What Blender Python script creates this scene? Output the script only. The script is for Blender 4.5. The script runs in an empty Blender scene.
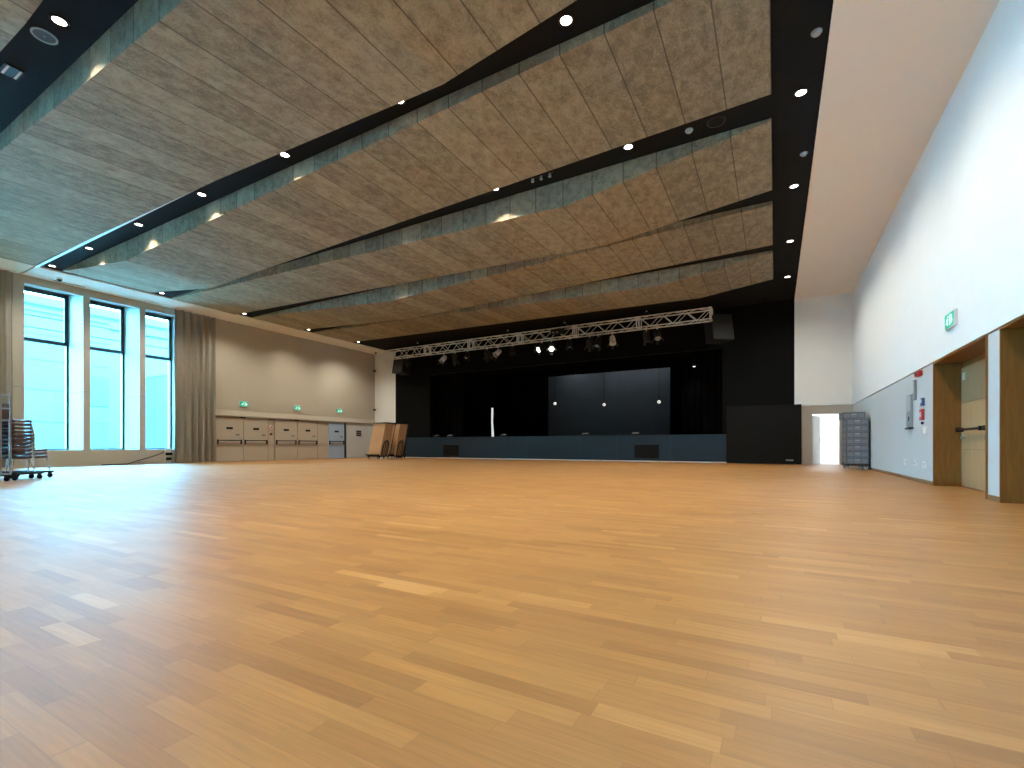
import bpy, math, random
from mathutils import Vector, Matrix
random.seed(7)
PI = math.pi
T_ = math.radians
S = bpy.context.scene
COL = S.collection

# ------------------------------------------------------------------ mesh helper
class MB:
    def __init__(s): s.v = []; s.f = []
    def poly(s, pts, faces):
        b = len(s.v); s.v += [tuple(p) for p in pts]; s.f += [tuple(b+i for i in f) for f in faces]; return s
    def box(s, a, c, m=None):
        x0,y0,z0 = a; x1,y1,z1 = c
        if x0>x1: x0,x1=x1,x0
        if y0>y1: y0,y1=y1,y0
        if z0>z1: z0,z1=z1,z0
        p = [(x0,y0,z0),(x1,y0,z0),(x1,y1,z0),(x0,y1,z0),(x0,y0,z1),(x1,y0,z1),(x1,y1,z1),(x0,y1,z1)]
        if m is not None: p = [tuple(m @ Vector(q)) for q in p]
        return s.poly(p, [(0,3,2,1),(4,5,6,7),(0,1,5,4),(1,2,6,5),(2,3,7,6),(3,0,4,7)])
    def bbox(s, a, c, b=.01, m=None):
        """box with chamfered edges"""
        x0,y0,z0 = a; x1,y1,z1 = c
        pts = []
        idx = {}
        for i,(X,sx) in enumerate(((x0,1),(x1,-1))):
            for j,(Y,sy) in enumerate(((y0,1),(y1,-1))):
                for k,(Z,sz) in enumerate(((z0,1),(z1,-1))):
                    for ax in range(3):
                        q = [X+sx*b, Y+sy*b, Z+sz*b]
                        q[ax] = (X,Y,Z)[ax]
                        idx[(i,j,k,ax)] = len(pts); pts.append(tuple(q))
        F = []
        I = idx
        F.append([I[0,0,0,0],I[0,0,1,0],I[0,1,1,0],I[0,1,0,0]]); F.append([I[1,0,0,0],I[1,1,0,0],I[1,1,1,0],I[1,0,1,0]])
        F.append([I[0,0,0,1],I[1,0,0,1],I[1,0,1,1],I[0,0,1,1]]); F.append([I[0,1,0,1],I[0,1,1,1],I[1,1,1,1],I[1,1,0,1]])
        F.append([I[0,0,0,2],I[0,1,0,2],I[1,1,0,2],I[1,0,0,2]]); F.append([I[0,0,1,2],I[1,0,1,2],I[1,1,1,2],I[0,1,1,2]])
        for j in (0,1):
            for k in (0,1):
                F.append([I[0,j,k,1],I[1,j,k,1],I[1,j,k,2],I[0,j,k,2]])
        for i in (0,1):
            for k in (0,1):
                F.append([I[i,0,k,0],I[i,1,k,0],I[i,1,k,2],I[i,0,k,2]])
        for i in (0,1):
            for j in (0,1):
                F.append([I[i,j,0,0],I[i,j,1,0],I[i,j,1,1],I[i,j,0,1]])
        for i in (0,1):
            for j in (0,1):
                for k in (0,1):
                    F.append([I[i,j,k,0],I[i,j,k,1],I[i,j,k,2]])
        if m is not None: pts = [tuple(m @ Vector(q)) for q in pts]
        return s.poly(pts, F)
    def tube(s, pts, r, n=8, closed=False):
        P = [Vector(p) for p in pts]; rings = []
        N = len(P); up = None
        for i in range(N):
            if closed: t = P[(i+1)%N]-P[i-1]
            else: t = P[min(i+1,N-1)]-P[max(i-1,0)]
            t.normalize()
            if up is None:
                up = Vector((0,0,1)) if abs(t.z)<.9 else Vector((1,0,0))
            u = (up - t*up.dot(t))
            if u.length < 1e-5: u = t.orthogonal()
            u.normalize(); up = u; w = t.cross(u)
            rr = r[i] if isinstance(r,(list,tuple)) else r
            rings.append([P[i]+u*(rr*math.cos(2*PI*k/n))+w*(rr*math.sin(2*PI*k/n)) for k in range(n)])
        b = len(s.v)
        for R in rings: s.v += [tuple(p) for p in R]
        M = N if closed else N-1
        for i in range(M):
            a = b+i*n; c = b+((i+1)%N)*n
            for k in range(n):
                s.f.append((a+k, a+(k+1)%n, c+(k+1)%n, c+k))
        if not closed:
            s.f.append(tuple(b+k for k in range(n))[::-1]); s.f.append(tuple(b+(N-1)*n+k for k in range(n)))
        return s
    def lathe(s, prof, c=(0,0,0), n=24, m=None, cap=True):
        """prof: list of (radius, height) turned about local z at c"""
        b = len(s.v)
        for (r,z) in prof:
            for k in range(n):
                p = Vector((r*math.cos(2*PI*k/n), r*math.sin(2*PI*k/n), z))
                if m is not None: p = m @ p
                s.v.append((p.x+c[0], p.y+c[1], p.z+c[2]))
        for i in range(len(prof)-1):
            for k in range(n):
                s.f.append((b+i*n+k, b+i*n+(k+1)%n, b+(i+1)*n+(k+1)%n, b+(i+1)*n+k))
        if cap:
            s.f.append(tuple(b+k for k in range(n))[::-1]); s.f.append(tuple(b+(len(prof)-1)*n+k for k in range(n)))
        return s
    def build(s, name, mat, parent=None, smooth=False, loc=None, fix=True):
        me = bpy.data.meshes.new(name); me.from_pydata(s.v, [], s.f); me.update()
        if fix:
            import bmesh
            bm = bmesh.new(); bm.from_mesh(me); bmesh.ops.recalc_face_normals(bm, faces=bm.faces); bm.to_mesh(me); bm.free()
        if mat: me.materials.append(mat)
        if smooth:
            for p in me.polygons: p.use_smooth = True
            try: me.set_sharp_from_angle(angle=math.radians(40))
            except Exception: pass
        o = bpy.data.objects.new(name, me); COL.objects.link(o)
        if parent: o.parent = parent
        if loc: o.location = loc
        return o

def tag(o, label=None, cat=None, group=None, kind=None):
    if label: o['label'] = label
    if cat: o['category'] = cat
    if group: o['group'] = group
    if kind: o['kind'] = kind
    return o
def empty(name, loc=(0,0,0), rz=0, label=None, cat=None, group=None, rot=None):
    o = bpy.data.objects.new(name, None); COL.objects.link(o); o.location = loc
    o.rotation_euler = rot if rot else (0,0,rz); o.empty_display_size = .1
    return tag(o, label, cat, group)
def copy_tree(o, parent=None):
    c = o.copy(); COL.objects.link(c); c.parent = parent
    for ch in list(o.children): copy_tree(ch, c)
    return c
def struct(name, mb, mat, parent=None, **k):
    o = mb.build(name, mat, parent, **k)
    if parent is None: o['kind'] = 'structure'
    return o

# ------------------------------------------------------------------ materials
def new_mat(name):
    m = bpy.data.materials.new(name); m.use_nodes = True
    nt = m.node_tree; return m, nt, nt.nodes['Principled BSDF']
def ramp_mix(nt, fac, a, b):
    mx = nt.nodes.new('ShaderNodeMix'); mx.data_type = 'RGBA'
    nt.links.new(fac, mx.inputs[0]); mx.inputs[6].default_value = (*a,1); mx.inputs[7].default_value = (*b,1)
    return mx.outputs[2]
def simple(name, col, rough=.6, metal=0, var=.06, scale=3, bump=0, bscale=60, spec=.5, emit=None, est=0):
    m, nt, b = new_mat(name)
    tc = nt.nodes.new('ShaderNodeTexCoord'); nz = nt.nodes.new('ShaderNodeTexNoise')
    nz.inputs['Scale'].default_value = scale; nz.inputs['Detail'].default_value = 4
    nt.links.new(tc.outputs['Object'], nz.inputs['Vector'])
    lo = tuple(max(0,c*(1-var)) for c in col); hi = tuple(min(1,c*(1+var)) for c in col)
    nt.links.new(ramp_mix(nt, nz.outputs['Fac'], lo, hi), b.inputs['Base Color'])
    b.inputs['Roughness'].default_value = rough; b.inputs['Metallic'].default_value = metal
    b.inputs['Specular IOR Level'].default_value = spec
    if bump:
        n2 = nt.nodes.new('ShaderNodeTexNoise'); n2.inputs['Scale'].default_value = bscale; n2.inputs['Detail'].default_value = 3
        nt.links.new(tc.outputs['Object'], n2.inputs['Vector'])
        bp = nt.nodes.new('ShaderNodeBump'); bp.inputs['Strength'].default_value = bump; bp.inputs['Distance'].default_value = .02
        nt.links.new(n2.outputs['Fac'], bp.inputs['Height']); nt.links.new(bp.outputs['Normal'], b.inputs['Normal'])
    if emit:
        b.inputs['Emission Color'].default_value = (*emit,1); b.inputs['Emission Strength'].default_value = est
    return m
def nmath(nt, op, a, b=None, c=None):
    n = nt.nodes.new('ShaderNodeMath'); n.operation = op
    for i,x in enumerate((a,b,c)):
        if x is None: continue
        if isinstance(x,(int,float)): n.inputs[i].default_value = x
        else: nt.links.new(x, n.inputs[i])
    return n.outputs[0]

def parquet():
    m, nt, b = new_mat('oak_strip_parquet')
    tc = nt.nodes.new('ShaderNodeTexCoord'); sp = nt.nodes.new('ShaderNodeSeparateXYZ'); nt.links.new(tc.outputs['Object'], sp.inputs[0])
    W, L = .078, .56
    row = nmath(nt,'FLOOR', nmath(nt,'DIVIDE', sp.outputs['Y'], W))
    wn = nt.nodes.new('ShaderNodeTexWhiteNoise'); wn.noise_dimensions = '1D'; nt.links.new(row, wn.inputs['W'])
    xs = nmath(nt,'ADD', nmath(nt,'DIVIDE', sp.outputs['X'], L), nmath(nt,'MULTIPLY', wn.outputs['Value'], 7.3))
    # uneven lengths: warp by a slow sine
    xs = nmath(nt,'ADD', xs, nmath(nt,'MULTIPLY', nmath(nt,'SINE', nmath(nt,'MULTIPLY', xs, 2.3)), .28))
    cell = nmath(nt,'FLOOR', xs)
    cb = nt.nodes.new('ShaderNodeCombineXYZ'); nt.links.new(row, cb.inputs[0]); nt.links.new(cell, cb.inputs[1])
    w2 = nt.nodes.new('ShaderNodeTexWhiteNoise'); w2.noise_dimensions = '2D'; nt.links.new(cb.outputs[0], w2.inputs['Vector'])
    cr = nt.nodes.new('ShaderNodeValToRGB'); e = cr.color_ramp.elements
    e[0].position = 0; e[0].color = (*FL_D,1); e[1].position = 1; e[1].color = (*FL_XL,1)
    for p,c in ((.2,FL_MD),(.6,FL_M),(.95,FL_L)):
        q = e.new(p); q.color = (*c,1)
    nt.links.new(w2.outputs['Value'], cr.inputs[0])
    # grain
    mp = nt.nodes.new('ShaderNodeMapping'); mp.inputs['Scale'].default_value = (3.2, 60, 1); nt.links.new(tc.outputs['Object'], mp.inputs['Vector'])
    va = nt.nodes.new('ShaderNodeVectorMath'); va.operation = 'ADD'; nt.links.new(mp.outputs[0], va.inputs[0]); nt.links.new(w2.outputs['Color'], va.inputs[1])
    gn = nt.nodes.new('ShaderNodeTexNoise'); gn.inputs['Scale'].default_value = 1; gn.inputs['Detail'].default_value = 5; gn.inputs['Roughness'].default_value = .6
    gn.inputs['Distortion'].default_value = .6
    nt.links.new(va.outputs[0], gn.inputs['Vector'])
    gm = nt.nodes.new('ShaderNodeMapRange'); gm.inputs['From Min'].default_value = .3; gm.inputs['From Max'].default_value = .7
    gm.inputs['To Min'].default_value = .84; gm.inputs['To Max'].default_value = 1.12; nt.links.new(gn.outputs['Fac'], gm.inputs['Value'])
    mul = nt.nodes.new('ShaderNodeVectorMath'); mul.operation = 'SCALE'; nt.links.new(cr.outputs[0], mul.inputs[0]); nt.links.new(gm.outputs[0], mul.inputs['Scale'])
    # joints
    fy = nmath(nt,'FRACT', nmath(nt,'DIVIDE', sp.outputs['Y'], W)); fx = nmath(nt,'FRACT', xs)
    jy = nmath(nt,'LESS_THAN', nmath(nt,'MINIMUM', fy, nmath(nt,'SUBTRACT',1,fy)), .022)
    jx = nmath(nt,'LESS_THAN', nmath(nt,'MINIMUM', fx, nmath(nt,'SUBTRACT',1,fx)), .004)
    j = nmath(nt,'MAXIMUM', jy, jx)
    mx = nt.nodes.new('ShaderNodeMix'); mx.data_type='RGBA'; nt.links.new(nmath(nt,'MULTIPLY', j, .28), mx.inputs[0])
    nt.links.new(mul.outputs[0], mx.inputs[6]); mx.inputs[7].default_value = (.10,.045,.015,1)
    nt.links.new(mx.outputs[2], b.inputs['Base Color'])
    # wear in the varnish
    n3 = nt.nodes.new('ShaderNodeTexNoise'); n3.inputs['Scale'].default_value = 1.3; n3.inputs['Detail'].default_value = 6; nt.links.new(tc.outputs['Object'], n3.inputs['Vector'])
    rr = nt.nodes.new('ShaderNodeMapRange'); rr.inputs['To Min'].default_value = FL_R0; rr.inputs['To Max'].default_value = FL_R1; nt.links.new(n3.outputs['Fac'], rr.inputs['Value'])
    nt.links.new(rr.outputs[0], b.inputs['Roughness'])
    b.inputs['Specular IOR Level'].default_value = .7
    bp = nt.nodes.new('ShaderNodeBump'); bp.inputs['Strength'].default_value = .10; bp.inputs['Distance'].default_value = .004
    h = nmath(nt,'ADD', nmath(nt,'MULTIPLY', j, -.5), nmath(nt,'ADD', gn.outputs['Fac'], nmath(nt,'MULTIPLY', w2.outputs['Value'], .25)))
    nt.links.new(h, bp.inputs['Height']); nt.links.new(bp.outputs['Normal'], b.inputs['Normal'])
    return m

def wood_wool():
    m, nt, b = new_mat('wood_wool_board')
    tc = nt.nodes.new('ShaderNodeTexCoord'); sp = nt.nodes.new('ShaderNodeSeparateXYZ'); nt.links.new(tc.outputs['Object'], sp.inputs[0])
    q = nmath(nt,'DIVIDE', nmath(nt,'ADD', sp.outputs['X'], .06), .722)
    fx = nmath(nt,'FRACT', q)
    line = nmath(nt,'LESS_THAN', nmath(nt,'MINIMUM', fx, nmath(nt,'SUBTRACT',1,fx)), .016)
    wn = nt.nodes.new('ShaderNodeTexWhiteNoise'); wn.noise_dimensions='1D'; nt.links.new(nmath(nt,'FLOOR',q), wn.inputs['W'])
    def noise(sc, mscale, det=5, dist=0):
        mp = nt.nodes.new('ShaderNodeMapping'); mp.inputs['Scale'].default_value = mscale; nt.links.new(tc.outputs['Object'], mp.inputs['Vector'])
        n = nt.nodes.new('ShaderNodeTexNoise'); n.inputs['Scale'].default_value = sc; n.inputs['Detail'].default_value = det; n.inputs['Distortion'].default_value = dist
        n.inputs['Roughness'].default_value = .65
        nt.links.new(mp.outputs[0], n.inputs['Vector']); return n.outputs['Fac']
    n1 = noise(6,(1,.6,1),8,.35); n2 = noise(34,(1,.7,1),4,.5); n3 = noise(.6,(1,1,1),2)
    f = nmath(nt,'ADD', nmath(nt,'MULTIPLY', n1, .62), nmath(nt,'MULTIPLY', n2, .38))
    f = nmath(nt,'ADD', f, nmath(nt,'MULTIPLY', nmath(nt,'SUBTRACT', wn.outputs['Value'], .5), .12))
    mr = nt.nodes.new('ShaderNodeMapRange'); mr.inputs['From Min'].default_value=.36; mr.inputs['From Max'].default_value=.64; nt.links.new(f, mr.inputs['Value'])
    c = ramp_mix(nt, mr.outputs[0], WW_D, WW_L)
    mx = nt.nodes.new('ShaderNodeMix'); mx.data_type='RGBA'; nt.links.new(nmath(nt,'MULTIPLY',line,.7), mx.inputs[0]); nt.links.new(c, mx.inputs[6]); mx.inputs[7].default_value=(.05,.04,.03,1)
    nt.links.new(mx.outputs[2], b.inputs['Base Color']); b.inputs['Roughness'].default_value = .75; b.inputs['Specular IOR Level'].default_value = .35
    bp = nt.nodes.new('ShaderNodeBump'); bp.inputs['Strength'].default_value=.35; bp.inputs['Distance'].default_value=.012
    nt.links.new(nmath(nt,'SUBTRACT', f, nmath(nt,'MULTIPLY',line,.8)), bp.inputs['Height']); nt.links.new(bp.outputs['Normal'], b.inputs['Normal'])
    return m

def veneer(name, a, c, rough=.45, scale=(14,14,1.2)):
    m, nt, b = new_mat(name)
    tc = nt.nodes.new('ShaderNodeTexCoord'); mp = nt.nodes.new('ShaderNodeMapping'); mp.inputs['Scale'].default_value = scale
    nt.links.new(tc.outputs['Object'], mp.inputs['Vector'])
    n = nt.nodes.new('ShaderNodeTexNoise'); n.inputs['Scale'].default_value = 1.6; n.inputs['Detail'].default_value = 6; n.inputs['Distortion'].default_value = .8
    nt.links.new(mp.outputs[0], n.inputs['Vector'])
    mr = nt.nodes.new('ShaderNodeMapRange'); mr.inputs['From Min'].default_value=.3; mr.inputs['From Max'].default_value=.7; nt.links.new(n.outputs['Fac'], mr.inputs['Value'])
    nt.links.new(ramp_mix(nt, mr.outputs[0], a, c), b.inputs['Base Color']); b.inputs['Roughness'].default_value = rough
    return m
def emis(name, col, st):
    m, nt, b = new_mat(name); b.inputs['Base Color'].default_value = (.8,.8,.8,1)
    b.inputs['Emission Color'].default_value = (*col,1); b.inputs['Emission Strength'].default_value = st
    return m
def glass(name, tint, gloss=.08, alpha_col=None):
    m = bpy.data.materials.new(name); m.use_nodes = True; nt = m.node_tree; nt.nodes.clear()
    out = nt.nodes.new('ShaderNodeOutputMaterial'); t = nt.nodes.new('ShaderNodeBsdfTransparent'); g = nt.nodes.new('ShaderNodeBsdfGlossy')
    t.inputs[0].default_value = (*tint,1); g.inputs['Roughness'].default_value = .03
    fr = nt.nodes.new('ShaderNodeFresnel'); fr.inputs[0].default_value = 1.35
    mx = nt.nodes.new('ShaderNodeMixShader'); nt.links.new(fr.outputs[0], mx.inputs[0]); nt.links.new(t.outputs[0], mx.inputs[1]); nt.links.new(g.outputs[0], mx.inputs[2])
    last = mx
    if alpha_col:
        d = nt.nodes.new('ShaderNodeBsdfDiffuse'); d.inputs[0].default_value = (*alpha_col[0],1)
        m2 = nt.nodes.new('ShaderNodeMixShader'); m2.inputs[0].default_value = alpha_col[1]
        nt.links.new(mx.outputs[0], m2.inputs[1]); nt.links.new(d.outputs[0], m2.inputs[2]); last = m2
    nt.links.new(last.outputs[0], out.inputs[0]); return m

# tunables ------------------------------------------------------------
FL_D=(.205,.086,.015); FL_MD=(.235,.102,.019); FL_M=(.265,.120,.024); FL_L=(.295,.139,.031); FL_XL=(.355,.182,.050)
FL_R0, FL_R1 = .38, .50
WW_D=(.175,.145,.092); WW_L=(.40,.34,.225)
LAMP_W = 1080; LAMP_C = (1,.915,.76); SKY_ST = 70; EXPO = 0.36

M = dict(
 floor=parquet(), wool=wood_wool(),
 white=simple('white_wall_paint',(.84,.85,.83),.75,var=.02,bump=.08,bscale=90),
 white2=simple('white_ceiling_paint',(.88,.85,.79),.8,var=.015),
 lowwall=simple('light_grey_board',(.56,.57,.56),.6,var=.02),
 greige=simple('warm_grey_paint',(.42,.37,.31),.7,var=.03),
 beige=simple('beige_wall_cladding',(.47,.42,.335),.7,var=.03,scale=1.5,bump=.05),
 beige2=simple('beige_door_paint',(.47,.41,.32),.55,var=.03),
 fin=simple('beige_window_fin',(.46,.44,.38),.6,var=.03),
 black=simple('black_ceiling_paint',(.006,.007,.008),.9,var=.2,spec=.2),
 stage=simple('black_stage_board',(.0022,.0028,.0034),.85,var=.15,scale=1.2,spec=.15),
 navy=simple('dark_blue_stage_front',(.006,.024,.042),.42,var=.12,scale=.8),  # navy board, its blue raised to stand for reflected window light
 block=simple('charcoal_board',(.005,.005,.005),.8,spec=.2,var=.15),
 back=simple('dark_backdrop_cloth',(.06,.07,.08),.85,var=.12,scale=1.1),
 drape=simple('black_stage_velvet',(.0022,.0022,.0028),.95,spec=.1,var=.3),
 curtain=simple('taupe_curtain_cloth',(.27,.24,.195),.9,var=.08,scale=6,bump=.15,bscale=200),
 frame=simple('dark_window_metal',(.035,.05,.055),.4,var=.1),
 alu=simple('brushed_aluminium',(.90,.90,.88),.35,metal=.55,var=.06),
 chrome=simple('chrome_tube',(.72,.73,.74),.22,metal=1,var=.03),
 steel=simple('grey_steel',(.26,.26,.26),.5,metal=.2),
 dark=simple('dark_metal',(.012,.012,.013),.5,metal=.2,spec=.3),
 rubber=simple('black_rubber',(.005,.005,.006),.8,spec=.2),
 seat=simple('dark_brown_seat_shell',(.075,.045,.035),.5,var=.1),
 oak=veneer('oak_veneer',(.18,.070,.010),(.25,.102,.018)),
 leaf=veneer('pale_oak_door',(.42,.25,.115),(.49,.30,.15)),
 skirt=veneer('oak_skirting',(.20,.11,.05),(.29,.17,.08)),
 table=veneer('beech_table_top',(.42,.235,.115),(.54,.33,.175)),
 crate=simple('grey_plastic',(.15,.16,.185),.5,var=.1,scale=12),
 crate2=simple('dark_grey_plastic',(.085,.092,.115),.5,var=.1),
 red=simple('red_plastic',(.45,.015,.015),.4),
 blue=simple('blue_plastic',(.05,.10,.25),.4),
 wplastic=simple('white_plastic',(.75,.75,.74),.4),
 bluedoor=simple('pale_blue_grey_door',(.34,.45,.60),.5,var=.03),
 green=simple('exit_sign_green',(.0,.30,.17),.4,emit=(.0,.45,.28),est=.55),
 signw=simple('exit_sign_white',(.85,.9,.88),.4,emit=(.8,1,.93),est=.7),
 lamp=emis('lit_downlight',(1,.93,.82),9),
 lampoff=simple('frosted_lens',(.35,.40,.42),.3),
 skin1=simple('pale_render_facade',(.062,.056,.053),.8,var=.05,scale=.7),
 skin2=simple('grey_blue_facade',(.038,.042,.048),.7,var=.14,scale=.5),
 joint=simple('facade_joint',(.06,.08,.085),.8),
 paving=simple('pale_paving',(.45,.45,.43),.8,var=.08,scale=1),
 plexi=glass('scuffed_clear_sheet',(.82,.86,.88),alpha_col=((.30,.30,.29),.66)),
 glass=glass('window_glass',(.86,.96,.98)),
)

# ------------------------------------------------------------------ setting
XL, XR, YB, YN, ZC, ZS = -24.0, 2.75, 23.5, -11.0, 7.10, 7.05
struct('floor', MB().box((XL-2,YN-.3,-.2),(XR+1.2,YB+4,0)), M['floor'])
struct('ceiling', MB().box((-22.5,YN,ZC),(.72,YB+.3,ZC+.3)), M['black'])
struct('ceiling_soffit_right', MB().box((.72,YN,ZS),(XR+.3,YB+.3,ZC+.3)), M['white2'])
so = MB().box((XL-1.9,YN,ZS),(-22.5,6.10,ZC+.3)).box((XL-1.9,6.16,ZS),(-22.5,YB+.3,ZC+.3)).box((XL-1.9,6.10,ZS+.05),(-22.5,6.16,ZC+.3))
struct('ceiling_soffit_left', so, M['white2'])
# right wall: openings (niches) in the lower part
ZL = 2.47
rw = MB().box((XR,YN,ZL),(XR+.3,YB+.3,ZS))
struct('wall_right', rw, M['white'])
lw = MB()
for a,b in ((12.27,YB),(9.08,9.56),(YN,6.2)):
    lw.box((XR+.015,a,0),(XR+.45,b,ZL-.02))
struct('wall_right_lower', lw, M['lowwall'])
struct('wall_right_outer', MB().box((XR+.62,YN,0),(XR+.8,YB+.3,ZL)).box((XR+.3,YN,ZL),(XR+.8,YB+.3,ZL+.3)), M['white'])
bb = MB()
for a,b in ((12.27,YB),(9.08,9.56),(YN,6.2)):
    bb.box((XR-.004,a,0),(XR+.015,b,.075))
struct('baseboard_right', bb, M['skirt'])
# oak linings of the two niches
def niche(i, y0, y1):
    n = MB(); x0, x1 = XR-.008, XR+.45; t=.03
    n.box((x0,y1-t,0),(x1,y1,ZL-.02)).box((x0,y0,0),(x1,y0+t,ZL-.02)).box((x0,y0+t,ZL-.05),(x1,y1-t,ZL-.02))
    n.box((x1-.02,y0+t,2.30),(x1,y1-t,ZL-.05))
    struct('trim_%d'%i, n, M['oak'])
niche(1, 9.56, 12.27); niche(2, 6.2, 9.08)
def big_door(i, y0, y1, x):
    d = empty('door_%d'%i, (x,y0,0)); d['kind']='structure'
    W = y1-y0; h = 2.30
    m = MB()
    for a,b in ((0,W/2-.004),(W/2+.004,W)):
        m.bbox((0,a,.01),(.05,b,h),.004)
    m.build('leaf', M['leaf'], d)
    g = MB()
    for a,b in ((0.06,W/2-.06),(W/2+.06,W-.06)):
        g.tube([(-.085,a+.03,1.10),(-.085,b-.03,1.10)],.022,10)
        g.box((-.10,a,1.06),(0,a+.06,1.14)); g.box((-.10,b-.06,1.06),(0,b,1.14))
    g.build('push_bar', M['dark'], d)
    k = MB()
    for a,b in ((0,W/2-.004),(W/2+.004,W)):
        k.box((-.004,a+.01,.72),(.001,b-.01,.728)); k.box((-.004,a+.01,1.62),(.001,b-.01,1.628))
    k.build('joint_line', M['skirt'], d)
    lk = MB().box((-.02,W/2+.08,.90),(0,W/2+.12,1.0)); lk.box((-.06,W-.2,.93),(0,W-.17,.97)); lk.build('lock', M['steel'], d)
    MB().box((-.006,W-.22,2.06),(.001,W-.06,2.2)).build('notice', M['wplastic'], d)
    return d
big_door(1, 9.59, 12.24, XR+.43-.02); big_door(2, 6.23, 9.05, XR+.43-.02)

# end wall to the right of the stage with a doorway
DX0, DX1, DZ = 1.365, 2.34, 2.13
ew = MB().box((.72,YB-.004,2.5),(XR+.3,YB+.3,ZS))
struct('wall_end_right', ew, M['white'])
el = MB().box((.72,YB-.002,0),(DX0,YB+.3,2.48)).box((DX1,YB+.02,0),(XR+.1,YB+.3,2.48)).box((DX0,YB+.02,DZ),(DX1,YB+.3,2.48))
struct('wall_end_right_lower', el, M['greige'])
struct('baseboard_end_right', MB().box((.97,YB,0),(DX0-.01,YB+.02,.07)).box((DX1+.05,YB,0),(XR,YB+.02,.07)), M['dark'])
struct('trim_3', MB().box((DX0-.04,YB,0),(DX0,YB+.32,DZ+.04)).box((DX1,YB,0),(DX1+.04,YB+.32,DZ+.04)).box((DX0,YB,DZ),(DX1,YB+.32,DZ+.04)), M['greige'])
# corridor behind
cor = MB().box((.95,YB+3.3,-.02),(4.2,YB+3.5,2.8)).box((.92,YB+.3,-.02),(.95,YB+3.5,2.8)).box((4.2,YB+.3,-.02),(4.4,YB+3.5,2.8)).box((.92,YB+.3,2.8),(4.4,YB+3.5,2.9)).box((.95,YB+.3,0),(DX0-.04,YB+.34,2.8)).box((XR+.1,YB+.25,0),(4.4,YB+.34,2.8))
struct('wall_corridor', cor, simple('corridor_white',(.85,.87,.88),.7,var=.01))
struct('floor_corridor', MB().box((.95,YB+.32,.0),(4.2,YB+3.3,.006)), simple('pale_corridor_floor',(.62,.62,.60),.3,var=.03))
cd = empty('door_3', (DX0+.05,YB+.34,0), math.radians(68)); cd['kind']='structure'
cd = cd
MB().bbox((0,0,.01),(.86,.045,2.08),.004).build('leaf', simple('white_door_paint',(.86,.87,.88),.45,var=.01), cd)
hb = MB().box((.77,-.012,.95),(.82,0,1.15)).tube([(.79,-.01,1.08),(.79,-.06,1.08),(.67,-.06,1.08)],.011,8); hb.build('handle', M['steel'], cd)
cl = empty('corridor_ceiling_lamp', (1.7,YB+1.9,2.8), 0, 'bright square lamp on the ceiling of the corridor beyond the open doorway','lamp')
MB().bbox((-.32,-.32,-.07),(.32,.32,0),.01).build('housing', M['wplastic'], cl)
MB().box((-.29,-.29,-.074),(.29,.29,-.069)).build('diffuser', emis('corridor_lamp_glow',(.93,.97,1),6), cl)
ld = bpy.data.lights.new('corridor_lamp_light','AREA'); ld.energy = 80; ld.size=.58; ld.color=(.92,.97,1)
lo = bpy.data.objects.new('corridor_lamp_light', ld); COL.objects.link(lo); lo.location=(0,0,-.08); lo.parent=cl

# wall behind the camera
struct('wall_rear', MB().box((XL-2,YN-.3,0),(XR+.8,YN,ZC+.3)), M['white'])

# left end wall pieces
struct('wall_end_left', MB().box((XL-.4,YB-.004,0),(-22.1,YB+.3,ZS)), M['white'])

# left wall
XG = -25.5
PIER = 12.0
struct('wall_left', MB().box((XL-.3,12.0,2.60),(XL,YB,ZS)), M['beige'])
lowl = MB().box((XL-.3,12.0,0),(XL-.06,YB,2.60))
struct('wall_left_lower', lowl, M['beige2'])
struct('trim_4', MB().poly([(XL-.06,12.0,2.29),(XL+.05,12.0,2.29),(XL+.05,12.0,2.34),(XL-.02,12.0,2.60),(XL-.06,12.0,2.60),(XL-.06,YB,2.29),(XL+.05,YB,2.29),(XL+.05,YB,2.34),(XL-.02,YB,2.60),(XL-.06,YB,2.60)],[(0,1,2,3,4),(9,8,7,6,5),(0,5,6,1),(1,6,7,2),(2,7,8,3),(3,8,9,4),(4,9,5,0)]), M['beige'])
struct('baseboard_left', MB().box((XL-.06,18.2,0),(XL-.045,18.75,.07)).box((XL-.06,20.6,0),(XL-.045,YB,.07)), M['dark'])
struct('wall_left_north', MB().box((XL-.3,22.0,0),(XL-.03,YB,2.29)).box((XL-.3,20.95,0),(XL-.03,22.0,2.29)), M['lowwall'])

OPEN = [(6.24,7.92),(8.14,9.82),(10.04,11.72),(1.9,3.58),(0.0,1.68),(-1.9,-.22),(-3.8,-2.12),(-5.7,-4.02),(-7.6,-5.92),(-9.5,-7.82)]
ZT, ZSILL = 7.0, .62
def ypiers():
    o = sorted(OPEN); out=[]; y=YN
    for a,b in o:
        out.append((y,a)); y=b
    out.append((y,12.0)); return out
fins = MB()
for a,b in ypiers():
    fins.box((XG-.3,a,ZSILL),(XL,b,ZS))
struct('wall_left_fins', fins, M['fin'])
struct('wall_left_sill', MB().box((XG-.3,YN,0),(XL,12.0,ZSILL)), M['fin'])
struct('wall_left_head', MB().box((XG-.3,YN,ZT),(XL-.25,12.0,ZS)).box((XL-.25,YN,6.76),(XL-.02,12.0,ZS)), M['fin'])
ln = MB()
for a,b in ypiers():
    ln.box((XG+.1,a-.003,2.93),(XL+.003,b+.003,2.95))
struct('trim_5', ln, simple('thin_grey_joint',(.28,.30,.30),.6))
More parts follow.
